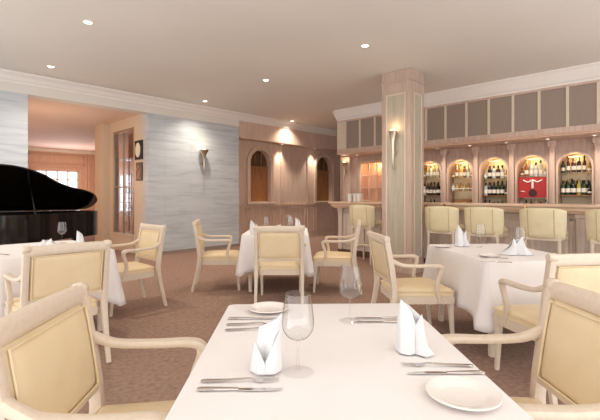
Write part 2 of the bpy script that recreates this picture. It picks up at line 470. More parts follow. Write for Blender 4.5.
m = MB(); m.box(0.36, 0.40, -hw + 0.03, hw - 0.03, 2.15, 2.75); m.build('header_board', M['brown_wood'], t)

# framed pictures on the partition end
t = thing('picture_frame', 'dark frame with pale oval dial, upper of two on the partition', 'picture', (3.998, 8.60, 2.235))
o = MB().box(-0.03, 0, -0.17, 0.17, -0.205, 0.205).build('frame', M['black_matt'], t, bevel=0.008)
MB().lathe([(0, 0.0), (1, 0.0), (1, 0.01), (0, 0.01)], 28, tf=lambda x, y, z: (-0.031 - z, y * 0.115, x * 0.155)).build('oval_mount', M['dial'], t)
t = thing('picture_frame', 'sepia picture in a thin frame, lower of two on the partition', 'picture', (3.998, 8.58, 1.775))
MB().box(-0.025, 0, -0.14, 0.14, -0.195, 0.195).build('frame', M['dark_recess'], t, bevel=0.006)
MB().box(-0.03, -0.026, -0.115, 0.115, -0.17, 0.17).build('print', M['picture'], t)

# ------------------------------------------------------------------ bar wall and soffit
XS = 7.85
struct('trim_8', MB().box(XS, XB + 0.4, -3.5, 6.25, 2.245, CEIL), M['bar_wood'])     # soffit box over the bar
mb = MB(); crown(mb, -3.5, 6.25, XS, -1, 'y', CEIL, 3.06, 0.16)
crown(mb, XS, XB + 0.4, 6.25, 1, 'x', CEIL, 3.06, 0.16)
struct('trim_9', mb, M['white'])
struct('trim_12', MB().box(XS - 0.05, XS, -3.5, 6.25, 2.235, 2.262).box(XS - 0.065, XS, -3.5, 6.25, 2.262, 2.285), M['orange_wood'], bevel=0.008)
mb = MB(); mb.box(XS - 0.03, XS, -3.5, 6.25, 2.285, 2.375); mb.box(XS - 0.025, XS, -3.5, 6.25, 3.02, 3.06)
struct('trim_10', mb, M['bar_wood'])
k = 0; y = 6.0
mbs = MB()
while y > -0.4:
    mbs.box(XS - 0.025, XS, y - 0.022, y + 0.022, 2.375, 3.02)
    if not (4.0 < y < 5.0) and y > 0.6:
        if y > 5.0: nm = 'brown fabric panel above the bar, left of the column, ' + ('at its outer end' if y > 5.8 else 'in the middle of three' if y > 5.4 else 'beside the column')
        else:
            k += 1
            nm = 'brown fabric panel above the bar, %s to the right of the column' % ['first', 'second', 'third', 'fourth', 'fifth', 'sixth', 'seventh', 'eighth', 'ninth'][k - 1]
        o = MB().box(-0.012, 0.0, -0.183, 0.183, -0.3225, 0.3225).build('fabric_panel', M['taupe'], bevel=0.004)
        o.location = (XS - 0.001, y - 0.205, 2.6975)
        tag(o, nm, 'wall panel')
    y -= 0.41
mbs.box(XS - 0.025, XS, 6.022, 6.25, 2.375, 3.02)
struct('trim_11', mbs, M['limed'])

ARCH = [4.19, 3.525, 2.855, 2.185, 1.51]
RB, ZB, ZS = 0.25, 0.98, 1.755
mp_b = lambda s, z, n: (XB + n, s, z)
mb = MB()
edges = [4.52, 3.857, 3.19, 2.52, 1.845, 1.175]
for c, hi, lo in zip(ARCH, edges, edges[1:]):
    arch_bay(mb, mp_b, lo, hi, 0, 2.33, c, RB, ZB, ZS, 0.30)
q = lambda a, b, z0, z1: mb.add([mp_b(a, z0, 0), mp_b(b, z0, 0), mp_b(b, z1, 0), mp_b(a, z1, 0)], [(0, 1, 2, 3)])
q(-3.5, 1.175, 0, 2.33); q(4.52, 5.30, 0, 2.33); q(6.02, 6.72, 0, 2.33); q(5.30, 6.02, 0, 1.12); q(5.30, 6.02, 2.08, 2.33)
mb.box(XB, XB + 0.4, 6.70, 6.72, 0, 2.33); mb.box(XB + 0.35, XB + 0.4, -3.5, 6.72, 0, CEIL - 0.001); mb.box(XB, XB + 0.4, 6.25, 6.72, 2.33, CEIL - 0.001)
struct('wall_bar', mb, M['bar_back'])
for j, yy in enumerate(edges[:5] + [1.175, 6.45]):
    lab = ['second', 'third', 'fourth', 'fifth', 'sixth', 'last'][j - 1] if j else 'first'
    t = thing('pilaster', 'pickled oak pilaster on the back bar wall, %s to the right of the column' % lab if j < 6 else 'pickled oak pilaster at the far left end of the bar wall', 'pilaster', (XB, yy, 0))
    wv = 0.042 if j < 6 else 0.11
    m = MB().box(-0.06, -0.002, -wv, wv, 0.95, 2.11)
    for dy in (-0.5, 0, 0.5): m.box(-0.066, -0.06, wv * dy - 0.008, wv * dy + 0.008, 1.0, 2.05)
    m.build('shaft', M['bar_wood'], t, bevel=0.004)
    m = MB(); m.box(-0.075, -0.002, -wv - 0.012, wv + 0.012, 2.11, 2.14); m.box(-0.09, -0.002, -wv - 0.028, wv + 0.028, 2.14, 2.243)
    m.build('capital', M['bar_wood'], t, bevel=0.006)
    MB().box(-0.08, -0.002, -wv - 0.008, wv + 0.008, 0.0, 0.95).build('base', M['bar_wood'], t, bevel=0.006)

# bottles and glasses --------------------------------------------------
PROF = {
    'wine': [(0, 0), (0.036, 0), (0.038, 0.01), (0.038, 0.17), (0.034, 0.20), (0.016, 0.235), (0.0145, 0.295), (0.017, 0.297), (0.017, 0.312), (0, 0.312)],
    'spirit': [(0, 0), (0.040, 0), (0.042, 0.012), (0.042, 0.18), (0.038, 0.20), (0.016, 0.222), (0.015, 0.25), (0.019, 0.252), (0.019, 0.285), (0, 0.285)],
    'squat': [(0, 0), (0.046, 0), (0.05, 0.02), (0.052, 0.09), (0.044, 0.13), (0.018, 0.155), (0.016, 0.19), (0.022, 0.192), (0.022, 0.225), (0, 0.225)],
    'slim': [(0, 0), (0.030, 0), (0.031, 0.01), (0.031, 0.21), (0.014, 0.25), (0.013, 0.30), (0.016, 0.302), (0.016, 0.325), (0, 0.325)],
}
BOT = {}
def bottle_mesh(shape, col):
    if (shape, col) not in BOT:
        m = MB(); pr = PROF[shape]
        m.lathe(pr, 14)
        rr = pr[2][0] + 0.0012
        if shape != 'squat':
            m.slot(1).lathe([(rr, 0.05), (rr, 0.13)], 14)
            m.slot(2).lathe([(pr[-3][0] + 0.001, pr[-3][1] - 0.03), (pr[-2][0] + 0.001, pr[-2][1])], 14)
        else:
            m.slot(1).lathe([(0.0525, 0.045), (0.0535, 0.085)], 14)
        o = m.build('bottle', [M['b_' + col], M['paper'], M['gold'] if shape == 'wine' else M['black_matt']], smooth=True)
        me = o.data; bpy.data.objects.remove(o)
        BOT[(shape, col)] = me
    return BOT[(shape, col)]

def put_bottle(shape, col, loc, label, group, sc=1.0):
    o = bpy.data.objects.new('bottle', bottle_mesh(shape, col)); COL.objects.link(o)
    o.location = loc; o.scale = (sc, sc, sc); o.rotation_euler = (0, 0, random.uniform(-0.5, 0.5))
    return tag(o, label, 'bottle', group)

m = MB().lathe([(0, 0), (0.028, 0), (0.028, 0.003), (0.004, 0.008), (0.004, 0.07), (0.016, 0.08), (0.030, 0.105), (0.032, 0.13), (0.026, 0.165), (0.024, 0.165), (0.029, 0.13), (0.027, 0.108), (0, 0.083)], 14)
gob = m.build('goblet', M['glass'], smooth=True); gob_me = gob.data; bpy.data.objects.remove(gob)
m = MB().lathe([(0, 0), (0.026, 0), (0.033, 0.10), (0.031, 0.10), (0.025, 0.008), (0, 0.008)], 14)
tum = m.build('tumbler', M['porcelain'], smooth=True); tum_me = tum.data; bpy.data.objects.remove(tum)
def put_glass(name, me, loc, label, cat, group, sc=1.0):
    o = bpy.data.objects.new(name, me); COL.objects.link(o); o.location = loc; o.scale = (sc,) * 3
    return tag(o, label, cat, group)

ORD = ['first', 'second', 'third', 'fourth', 'fifth']
SHELVES = [(1.66, 1.27), (1.63, 1.36), (1.60, 1.26), (1.62, 1.22), (1.665, 1.27)]
for n, c in enumerate(ARCH):
    extra = {1: ', with golden light', 3: ', with a red panel'}.get(n, '')
    t = thing('bar_niche', 'arched bottle niche in the bar wall, %s right of the column%s' % (ORD[n], extra), 'niche', (XB, c, 0))
    lm = lambda s, z, nn: (nn, s, z)
    m = MB(); arch_ring(m, lm, 0, RB, RB + 0.028, ZB, ZS, -0.002, -0.03); m.build('arch_surround', M['bar_wood'], t, smooth=True)
    m = MB(); arch_plate(m, lm, 0, RB - 0.002, ZB, ZS, 0.295); m.build('back_panel', M['niche_back'], t)
    zs1, zs2 = SHELVES[n]
    for z in (zs1, zs2): MB().box(0.05, 0.29, -RB + 0.004, RB - 0.004, z - 0.015, z).build('shelf', M['pane'] if n in (1, 3) or z == zs1 else M['brown_wood'], t)
    MB().box(0.02, 0.04, -0.10, 0.10, ZS + RB - 0.075, ZS + RB - 0.06).build('light_strip', M['glow_soft'], t)
    lamp('niche_lamp', 'POINT', (0.10, 0, ZS + RB - 0.10), (3.2 if n == 1 else 2.4), (255, 220, 165), t, 0.03)
    word = '%s arched niche right of the column' % ORD[n]
    pal_up = [['clear', 'amber', 'straw'], ['straw', 'amber', 'clear'], ['clear', 'dark', 'straw', 'brown'], ['clear', 'clear', 'amber'], ['dark', 'brown', 'green', 'dark', 'straw']][n]
    pal_lo = [['dark', 'brown', 'dark', 'clear'], ['amber', 'clear', 'straw'], ['dark', 'clear', 'green', 'dark'], ['dark', 'brown'], ['green', 'dark', 'dark', 'straw', 'green']][n]
    for lev, (z, pal) in enumerate(((zs1, pal_up), (zs2, pal_lo))):
        if n == 3 and lev == 1: continue
        cnt = 6
        for q_ in range(cnt):
            u = (q_ - (cnt - 1) / 2) * 0.079
            if lev == 0 and abs(u) > 0.15 and n != 4: sh = 'squat'
            else: sh = random.choice(['wine', 'spirit', 'slim', 'spirit'] if abs(u) < 0.15 else ['squat', 'spirit'])
            if n == 1 and lev == 1: sh = 'squat'
            scb = 0.9 if lev == 0 else (0.9 if n != 1 else 0.74)
            if lev == 0 and abs(u) > 0.15: scb = 0.72
            if sh == 'squat': scb = 0.72
            put_bottle(sh, random.choice(pal), (XB + 0.125 + random.uniform(-0.01, 0.01), c + u, z + 0.0005),
                       'bottle %s of the %s' % (['on the upper shelf', 'in the lower front row'][lev], word), 'bottles on the %s shelf of the %s niche' % (['upper', 'lower'][lev], ORD[n]), scb)
    if n in (0, 2, 4):
        for q_ in range(5):
            put_bottle(random.choice(['spirit', 'wine', 'slim']), random.choice(pal_lo), (XB + 0.235, c + (q_ - 2) * 0.083, zs2 + 0.0005),
                       'bottle in the lower back row of the %s' % word, 'back row bottles on the lower shelf of the %s niche' % ORD[n], 0.9)
    if n in (2, 3, 0):
        for q_ in range(6):
            put_bottle(random.choice(['spirit', 'squat', 'wine']), random.choice(['dark', 'green', 'brown', 'clear', 'dark']), (XB + 0.12, c + (q_ - 2.5) * 0.082, ZB + 0.0005),
                       'dark bottle on the bottom ledge of the %s' % word, 'bottles on the bottom ledge of the %s niche' % ORD[n], 0.68)
    if n == 4:
        for q_ in range(6):
            put_glass('tumbler', tum_me, (XB + 0.12, c + (q_ - 2.5) * 0.082, ZB + 0.0005), 'pale tumbler on the bottom ledge of the %s' % word, 'glass', 'tumblers on the bottom ledge of the fifth niche', 1.15)
    if n == 1:
        MB().box(0.10, 0.28, -0.17, 0.17, ZB, ZB + 0.20).box(0.09, 0.10, -0.14, 0.14, ZB + 0.03, ZB + 0.17).build('drawer_box', M['brown_wood'], t)
    if n == 3:
        p = thing('red_panel', 'red display panel with a white flourish and dark round emblem inside a bar niche', 'display panel', (XB + 0.06, c, 1.2208))
        MB().box(0, 0.02, -0.242, 0.242, 0.0, 0.382).build('board', M['red'], p)
        MB().lathe([(0, 0), (0.07, 0), (0.066, 0.006), (0, 0.01)], 22, tf=lambda x, y, z: (-0.001 - z, y, 0.085 + x)).build('emblem', M['dark_round'], p, smooth=True)
        m = MB()
        m.tube([(-0.005, -0.16, 0.33), (-0.006, -0.08, 0.29), (-0.006, 0, 0.33), (-0.006, 0.08, 0.29), (-0.005, 0.16, 0.33)], 0.012, 8, (1, 0, 0), 4)
        m.tube([(-0.005, 0, 0.33), (-0.006, 0.0, 0.25), (-0.005, 0.0, 0.17)], 0.018, 8, (1, 0, 0), 3)
        m.tube([(-0.005, 0.20, 0.12), (-0.005, 0.13, 0.11)], 0.006, 6, (1, 0, 0))
        m.build('flourish', M['porcelain'], p, smooth=True)
# supports under the shelf board of the red panel
# lit glazed cabinet left of the column
t = thing('glazed_cabinet', 'warm lit glazed cabinet on the bar wall left of the column', 'cabinet', (XB, 5.66, 1.12))
MB().box(0.26, 0.29, -0.355, 0.355, 0, 0.955).box(0.0, 0.29, -0.357, -0.345, 0, 0.955).box(0.0, 0.29, 0.345, 0.357, 0, 0.955).box(0.0, 0.29, -0.345, 0.345, 0, 0.015).box(0, 0.29, -0.345, 0.345, 0.94, 0.955).build('carcass', M['orange_wood'], t)
m = MB()
for a, b, c_, d_ in ((-0.39, -0.33, -0.03, 0.99), (0.33, 0.39, -0.03, 0.99), (-0.33, 0.33, -0.03, 0.03), (-0.33, 0.33, 0.93, 0.99)): m.box(-0.035, -0.005, a, b, c_, d_)
for yy in (-0.11, 0.11): m.box(-0.03, -0.01, yy - 0.012, yy + 0.012, 0.03, 0.93)
for zz in (0.33, 0.63): m.box(-0.03, -0.01, -0.33, 0.33, zz - 0.012, zz + 0.012)
m.build('door_frame', M['orange_wood'], t, bevel=0.003)
for zz in (0.33, 0.63): MB().box(0.0, 0.25, -0.34, 0.34, zz - 0.006, zz + 0.006).build('shelf', M['pane'], t)
lamp('cabinet_lamp', 'POINT', (0.12, 0, 0.88), 5.0, (255, 205, 145), t, 0.03)

# bar counter ---------------------------------------------------------
t = thing('bar_counter', 'long oak bar counter with pale wood top running behind the stools', 'bar', (0, 0, 0))
ZC = 1.13
m = MB()
m.box(6.82, 7.50, -3.4, 5.70, ZC - 0.045, ZC); m.box(7.50, 8.40, 5.15, 5.70, ZC - 0.045, ZC)
o = m.build('countertop', M['bar_top'], t, bevel=0.012)
m = MB()
m.box(6.86, 6.98, -3.4, 5.66, ZC - 0.10, ZC - 0.045); m.box(6.90, 6.98, -3.4, 5.63, ZC - 0.135, ZC - 0.10); m.box(6.98, 8.40, 5.55, 5.66, ZC - 0.10, ZC - 0.045)
m.build('edge_moulding', M['bar_top'], t, bevel=0.008)
m = MB(); m.box(7.0, 7.06, -3.4, 5.55, 0.0, ZC - 0.10); m.box(7.06, 8.40, 5.49, 5.55, 0, ZC - 0.10)
m.build('front', M['bar_front'], t)
m = MB()
posts = [5.48, 4.52, 3.85, 2.51, 1.17, -0.17]
for a, b in zip(posts, posts[1:]):
    y0, y1 = b + 0.10, a - 0.10
    for z0, z1 in ((0.2, 0.92),):
        m.box(6.985, 7.0, y0, y1, z0, z0 + 0.035); m.box(6.985, 7.0, y0, y1, z1 - 0.035, z1); m.box(6.985, 7.0, y0, y0 + 0.035, z0, z1); m.box(6.985, 7.0, y1 - 0.035, y1, z0, z1)
m.build('panel_moulding', M['bar_front'], t, bevel=0.004)
for yy in posts:
    m = MB().box(6.955, 6.9995, yy - 0.05, yy + 0.05, 0.12, ZC - 0.135).box(6.94, 6.9995, yy - 0.065, yy + 0.065, ZC - 0.20, ZC - 0.136)
    m.build('counter_pilaster', M['bar_front'], t, bevel=0.004)
MB().box(6.97, 6.9995, -3.4, 5.55, 0, 0.12).build('kickboard', M['dark_recess'], t)
for yy in (3.10, 1.84, 0.6):
    MB().box(6.812, 6.86, yy - 0.012, yy + 0.012, ZC - 0.08, ZC - 0.012).build('brass_clip', M['brass'], t)
# cups on the counter end
for i, (dx, dy) in enumerate(((0, 0), (0.02, -0.13), (-0.02, -0.26), (0.12, -0.06), (0.12, -0.20), (0.14, 0.06))):
    put_glass('tumbler', tum_me, (7.2 + dx, 5.40 + dy, ZC + 0.0005), 'white cup standing on the left end of the bar counter', 'cup', 'white cups on the bar end', 1.75)

# downlight fitting
def downlight(x, y, z, label, power, spot=100, group=None, r=0.062):
    t = thing('downlight', label, 'ceiling light', (x, y, z), 0, group)
    MB().lathe([(r, 0.0), (r, -0.004), (r - 0.014, -0.010), (r - 0.018, -0.006), (r - 0.018, 0.0)], 22).build('trim_ring', M['white'], t, smooth=True)
    MB().lathe([(0, -0.003), (r - 0.018, -0.003)], 22).build('lens', M['spot_glow'], t)
    if power: lamp('downlight_lamp', 'SPOT', (0, 0, -0.03), power, (255, 240, 222), t, 0.06, spot, 0.9)
    return t
def ceil_at(px, py):
    d = F_PX * (CEIL - EYE) / (HOR - py); return W((px - 300) / F_PX * d, d)
for px, py, lab in ((88, 22, 'round recessed downlight nearest the upper left of the ceiling'), (51, 66.5, 'round recessed downlight close to the left crown moulding over the piano'),
                    (266, 80, 'round recessed downlight in the middle of the ceiling'), (365, 45.5, 'round recessed downlight just left of the column top'),
                    (292, 121, 'far small recessed downlight before the timber wall'), (205, 101, 'recessed downlight beside the crown above the marble wall')):
    p = ceil_at(px, py); downlight(p.x, p.y, CEIL, lab, 130, 130)
for x, y in ((1.0, 0.2), (-1.2, 1.4), (3.6, 0.6), (0.2, -1.4)):   # added fill downlights, out of view behind and above the viewer
    downlight(x, y, CEIL, 'added out-of-view fill downlight above the near table', 12, 130, 'added fill downlights above the near table')
for i, x in enumerate((8.0, 9.35)):
    downlight(x, YW + 0.14, 2.70, 'small downlight under the timber header, %s the first arch' % ('right beside' if i == 0 else 'further from'), 95, 85, r=0.05)
for i, (y, lb) in enumerate(((3.857, 'first pilaster right of the column'), (3.19, 'second pilaster right of the column'), (2.52, 'third pilaster right of the column'), (1.845, 'fourth pilaster right of the column'), (1.175, 'fifth pilaster right of the column'), (5.9, 'glazed cabinet left of the column'))):
    downlight(8.15, y, 2.243, 'small downlight under the bar soffit by the ' + lb, 28, 130, r=0.045)

# column ----------------------------------------------------------------
x0, x1, y0, y1 = 5.95, 6.39, 3.26, 3.80
t = thing('column', 'square pickled oak column with panel mouldings standing before the bar', 'column', ((x0 + x1) / 2, (y0 + y1) / 2, 0))
hx, hy = (x1 - x0) / 2, (y1 - y0) / 2
MB().box(-hx, hx, -hy, hy, 0, CEIL - 0.001).build('shaft', M['column_oak'], t, bevel=0.01)
m = MB()
def fr(m, face, a, b, z0, z1, w=0.022, d=0.014):
    for u0, u1, v0, v1 in ((a, b, z0, z0 + w), (a, b, z1 - w, z1), (a, a + w, z0, z1), (b - w, b, z0, z1)):
        if face == '-x': m.box(-hx - d, -hx, u0, u1, v0, v1)
        elif face == '-y': m.box(u0, u1, -hy - d, -hy, v0, v1)
        elif face == '+x': m.box(hx, hx + d, u0, u1, v0, v1)
        else: m.box(u0, u1, hy, hy + d, v0, v1)
for f, h in (('-x', hy), ('-y', hx), ('+x', hy), ('+y', hx)):
    fr(m, f, -h + 0.09, h - 0.09, 0.25, 2.92)
m.build('panel_moulding', M['limed'], t, bevel=0.004)
for a in (-1, 1):
    MB().box(*sorted((a * hx, a * (hx + 0.005))), -hy + 0.11, hy - 0.11, 0.27, 2.90).build('panel', M['column_panel'], t)
    MB().box(-hx + 0.11, hx - 0.11, *sorted((a * hy, a * (hy + 0.005))), 0.27, 2.90).build('panel', M['column_panel'], t)
m = MB().box(-hx - 0.02, hx + 0.02, -hy - 0.02, hy + 0.02, 0, 0.13); m.build('base', M['column_oak'], t, bevel=0.006)
m = MB().box(-hx - 0.015, hx + 0.015, -hy - 0.015, hy + 0.015, 3.10, 3.13); m.build('neck_band', M['column_oak'], t, bevel=0.006)

# wall sconces ------------------------------------------------------------
def sconce(loc, rotz, label, h=0.55, w=0.085, power=26):
    """torch: local -Y points away from the wall"""
    t = thing('wall_sconce', label, 'wall lamp', loc, rotz)
    prof = [(0.006, -h), (0.012, -h + 0.01), (0.016, -h * 0.6), (0.026, -h * 0.28), (w * 0.62, -h * 0.13), (w, 0.0), (w - 0.006, 0.0), (w * 0.55, -h * 0.12), (0.012, -h * 0.22)]
    MB().lathe(prof, 20, (0, -w - 0.015, 0)).build('torch_body', M['nickel'], t, smooth=True)
    MB().lathe([(0.0, -0.06), (0.03, -0.05), (0.05, -0.02), (0.045, 0.015), (0.0, 0.03)], 16, (0, -w - 0.015, 0)).build('bulb', M['glow'], t, smooth=True)
    MB().box(-0.025, 0.025, -w * 0.6, 0, -h * 0.6, -h * 0.5).build('bracket', M['nickel'], t)
    lamp('sconce_lamp', 'POINT', (0, -w - 0.02, 0.08), power, (255, 214, 165), t, 0.04)
sconce((5.27, YW - 0.001, 2.30), 0, 'slim torch wall lamp glowing on the grey marble wall', 0.56, 0.11, 0.9)
sconce((5.95 - 0.002, 3.53, 2.30), -PI / 2, 'slim torch wall lamp glowing on the column face', 0.62, 0.075, 1.2)
sconce((XB - 0.07, 6.43, 2.10), -PI / 2, 'small glowing wall lamp at the far left end of the bar wall', 0.42, 0.085, 1.2)

# goblets and decanters in the display cabinet
for lev, z in enumerate((0.395, 0.812, 1.192)):
    for q_ in range(5):
        y = (YA + YZ) / 2 + (q_ - 2) * 0.19
        put_glass('goblet', gob_me, (4.0 + 0.20, y, z + 0.0005), 'clear goblet on the %s level of the tall glazed display cabinet' % ['lowest', 'middle', 'upper'][lev], 'glass', 'goblets on the %s level of the display cabinet' % ['lowest', 'middle', 'upper'][lev], 1.55)

# ------------------------------------------------------------------ furniture
def cushion(mb, x0, x1, s0, s1, t0, mp, nx=12, ns=10, p=5.0, bow=0.0):
    """padded panel: x by s grid, thickness fading at the rim; mp(x, s, n)"""
    for sg in (1, -1):
        vs, fs = [], []
        for j in range(ns + 1):
            for i in range(nx + 1):
                u = -math.cos(PI * i / nx); v = -math.cos(PI * j / ns)
                th = t0 * ((1 - abs(u) ** p) * (1 - abs(v) ** p)) ** (1 / 2.2)
                x = (x0 + x1) / 2 + u * (x1 - x0) / 2; s = (s0 + s1) / 2 + v * (s1 - s0) / 2
                vs.append(mp(x, s, sg * th + bow * (1 - u * u)))
        for j in range(ns):
            for i in range(nx):
                a = j * (nx + 1) + i; fs.append((a, a + 1, a + nx + 2, a + nx + 1))
        mb.add(vs, fs)

def make_chair():
    """armchair facing local +Y, origin on the floor under the seat"""
    t = thing('armchair', '', 'chair')
    zt = 0.905
    bk = lambda z: -0.252 - max(0, z - 0.45) ** 1.35 * 0.20      # lean of the back
    # seat
    m = MB()
    nx, ny = 12, 12; vs, fs = [], []
    def half(v): return 0.235 + (0.272 - 0.235) * v
    ring = [(0.0, 0.408), (0.0, 0.445), (0.012, 0.462), (0.035, 0.472)]
    def outline(ins):
        pts = []
        y0_, y1_ = -0.225 + ins, 0.268 - ins; r = 0.03
        for (sx, sy) in ((-1, -1), (1, -1), (1, 1), (-1, 1)):
            v = 0.0 if sy < 0 else 1.0
            cx = sx * (half(v) - ins - r); cy = (y0_ + r) if sy < 0 else (y1_ - r)
            a0 = {(-1, -1): PI, (1, -1): 1.5 * PI, (1, 1): 0.0, (-1, 1): 0.5 * PI}[(sx, sy)]
            for k_ in range(5):
                a = a0 + k_ * PI / 8
                pts.append((cx + r * math.cos(a), cy + r * math.sin(a)))
        return pts
    L_ = []
    for ins, z in ring + [(0.09, 0.482), (0.16, 0.486)]:
        L_.append([(x, y, z) for x, y in outline(ins)])
    n = len(L_[0]); vs = [p for l in L_ for p in l]
    for k_ in range(len(L_) - 1):
        for i in range(n): fs.append((k_ * n + i, k_ * n + (i + 1) % n, (k_ + 1) * n + (i + 1) % n, (k_ + 1) * n + i))
    fs.append(tuple(range((len(L_) - 1) * n, len(L_) * n))); fs.append(tuple(reversed(range(n))))
    m.add(vs, fs)
    seat = m.build('seat', M['cream'], t, smooth=True)
    m = MB(); m.tube([(x, y, 0.449) for x, y in outline(-0.003)], 0.005, 6, (0, 0, 1), closed=True); m.build('piping', M['cream'], seat, smooth=True)
    # seat rail
    m = MB()
    o0, o1 = outline(-0.006), outline(0.02)
    k = len(o0)
    vs = [(x, y, z) for z in (0.345, 0.407) for x, y in o0]
    m.add(vs, [(i, (i + 1) % k, k + (i + 1) % k, k + i) for i in range(k)] + [tuple(range(k, 2 * k)), tuple(reversed(range(k)))])
    m.build('seat_rail', M['limed'], t, smooth=True)
    # backrest
    bmid = lambda z: bk(z) + 0.002
    mp = lambda x, s, nn: (x, bmid(s) + nn, s)
    m = MB(); cushion(m, -0.236, 0.236, 0.536, 0.846, 0.028, mp, 16, 14, 9.0)
    br = m.build('backrest', M['cream'], t, smooth=True)
    loop = []
    for i in range(9): loop.append((-0.226 + 0.452 * i / 8, 0.542))
    for i in range(1, 7): loop.append((0.226, 0.542 + 0.296 * i / 6))
    for i in range(1, 9): loop.append((0.226 - 0.452 * i / 8, 0.838))
    for i in range(1, 6): loop.append((-0.226, 0.838 - 0.296 * i / 6))
    m = MB()
    for s_ in (0.0245, -0.0245): m.tube([mp(x, z, s_) for x, z in loop], 0.0048, 6, (0, 1, 0), closed=True)
    m.build('piping', M['cream'], br, smooth=True)
    # back rails
    m = MB()
    xs = [-0.262 + 0.524 * i / 8 for i in range(9)]
    m.sweep([(x, bk(0.873) - 0.004 * (1 - (x / 0.262) ** 2), 0.876 + 0.004 * (1 - (x / 0.262) ** 2)) for x in xs], [(0.07, 0.046)] * 9, (0, 0, 1), 16, 4)
    m.build('top_rail', M['limed'], t, smooth=True)
    m = MB(); m.sweep([(x, bk(0.525), 0.524) for x in xs], [(0.03, 0.036)] * 9, (0, 0, 1), 12, 5); m.build('lower_rail', M['limed'], t, smooth=True)
    for sx in (-1, 1):
        m = MB(); x = sx * 0.262
        zz = [0.45, 0.55, 0.65, 0.75, 0.84, 0.895]
        path = [(x, -0.345, 0.0), (x, -0.315, 0.12), (x, -0.277, 0.27), (x, -0.255, 0.40)] + [(x, bk(z), z) for z in zz]
        m.sweep(path, [(0.032, 0.034), (0.035, 0.038), (0.040, 0.046), (0.044, 0.052)] + [(0.044, 0.05)] * 3 + [(0.042, 0.048)] * 3, (1, 0, 0), 12, 5)
        # rounded ear on the post
        c = (x, bk(0.892), 0.892)
        m.lathe([(0, -0.026), (0.024, -0.026), (0.030, -0.018), (0.030, 0.018), (0.024, 0.026), (0, 0.026)], 16, tf=lambda a, b, z, c=c: (c[0] + z, c[1] + a * 0.92, c[2] + b * 0.92))
        m.build('leg', M['limed'], t, smooth=True)
        # front leg
        m = MB(); x = sx * 0.245
        m.sweep([(x, 0.262, 0.0), (x, 0.252, 0.12), (x, 0.242, 0.26), (x, 0.240, 0.346)], [0.028, 0.033, 0.041, 0.047], (1, 0, 0), 12, 5)
        m.build('leg', M['limed'], t, smooth=True)
        # armrest: dips from the post, runs forward, rolls over at the end
        x = sx * 0.278
        m = MB()
        m.sweep([(sx * 0.264, bk(0.70) + 0.01, 0.712), (sx * 0.270, -0.225, 0.690), (x, -0.17, 0.674), (x + sx * 0.008, -0.03, 0.668), (x + sx * 0.008, 0.07, 0.670), (x + sx * 0.004, 0.128, 0.664), (x, 0.152, 0.644)],
                [(0.036, 0.040), (0.040, 0.034), (0.046, 0.030), (0.050, 0.030), (0.052, 0.032), (0.050, 0.036), (0.044, 0.038)], (1, 0, 0), 12, 3.5, smooth=4)
        ar = m.build('armrest', M['limed'], t, smooth=True)
        m = MB()
        m.sweep([(x, 0.140, 0.660), (x - sx * 0.002, 0.142, 0.62), (x - sx * 0.006, 0.118, 0.55), (x - sx * 0.012, 0.108, 0.48), (x - sx * 0.018, 0.130, 0.40), (x - sx * 0.02, 0.135, 0.36)],
                [(0.038, 0.04), (0.036, 0.038), (0.034, 0.036), (0.036, 0.038), (0.04, 0.044), (0.04, 0.044)], (1, 0, 0), 12, 4, smooth=4)
        m.build('arm_support', M['limed'], t, smooth=True)
    return t

chair0 = make_chair()
used = [False]
def chair(loc, rotz, label, group=None):
    if not used[0]:
        used[0] = True; chair0.location = loc; chair0.rotation_euler = (0, 0, rotz); chair0['label'] = label
        return chair0
    return dup(chair0, loc, rotz, label, group)

def cam_yaw(deg): return CAM_ROT + R(deg)

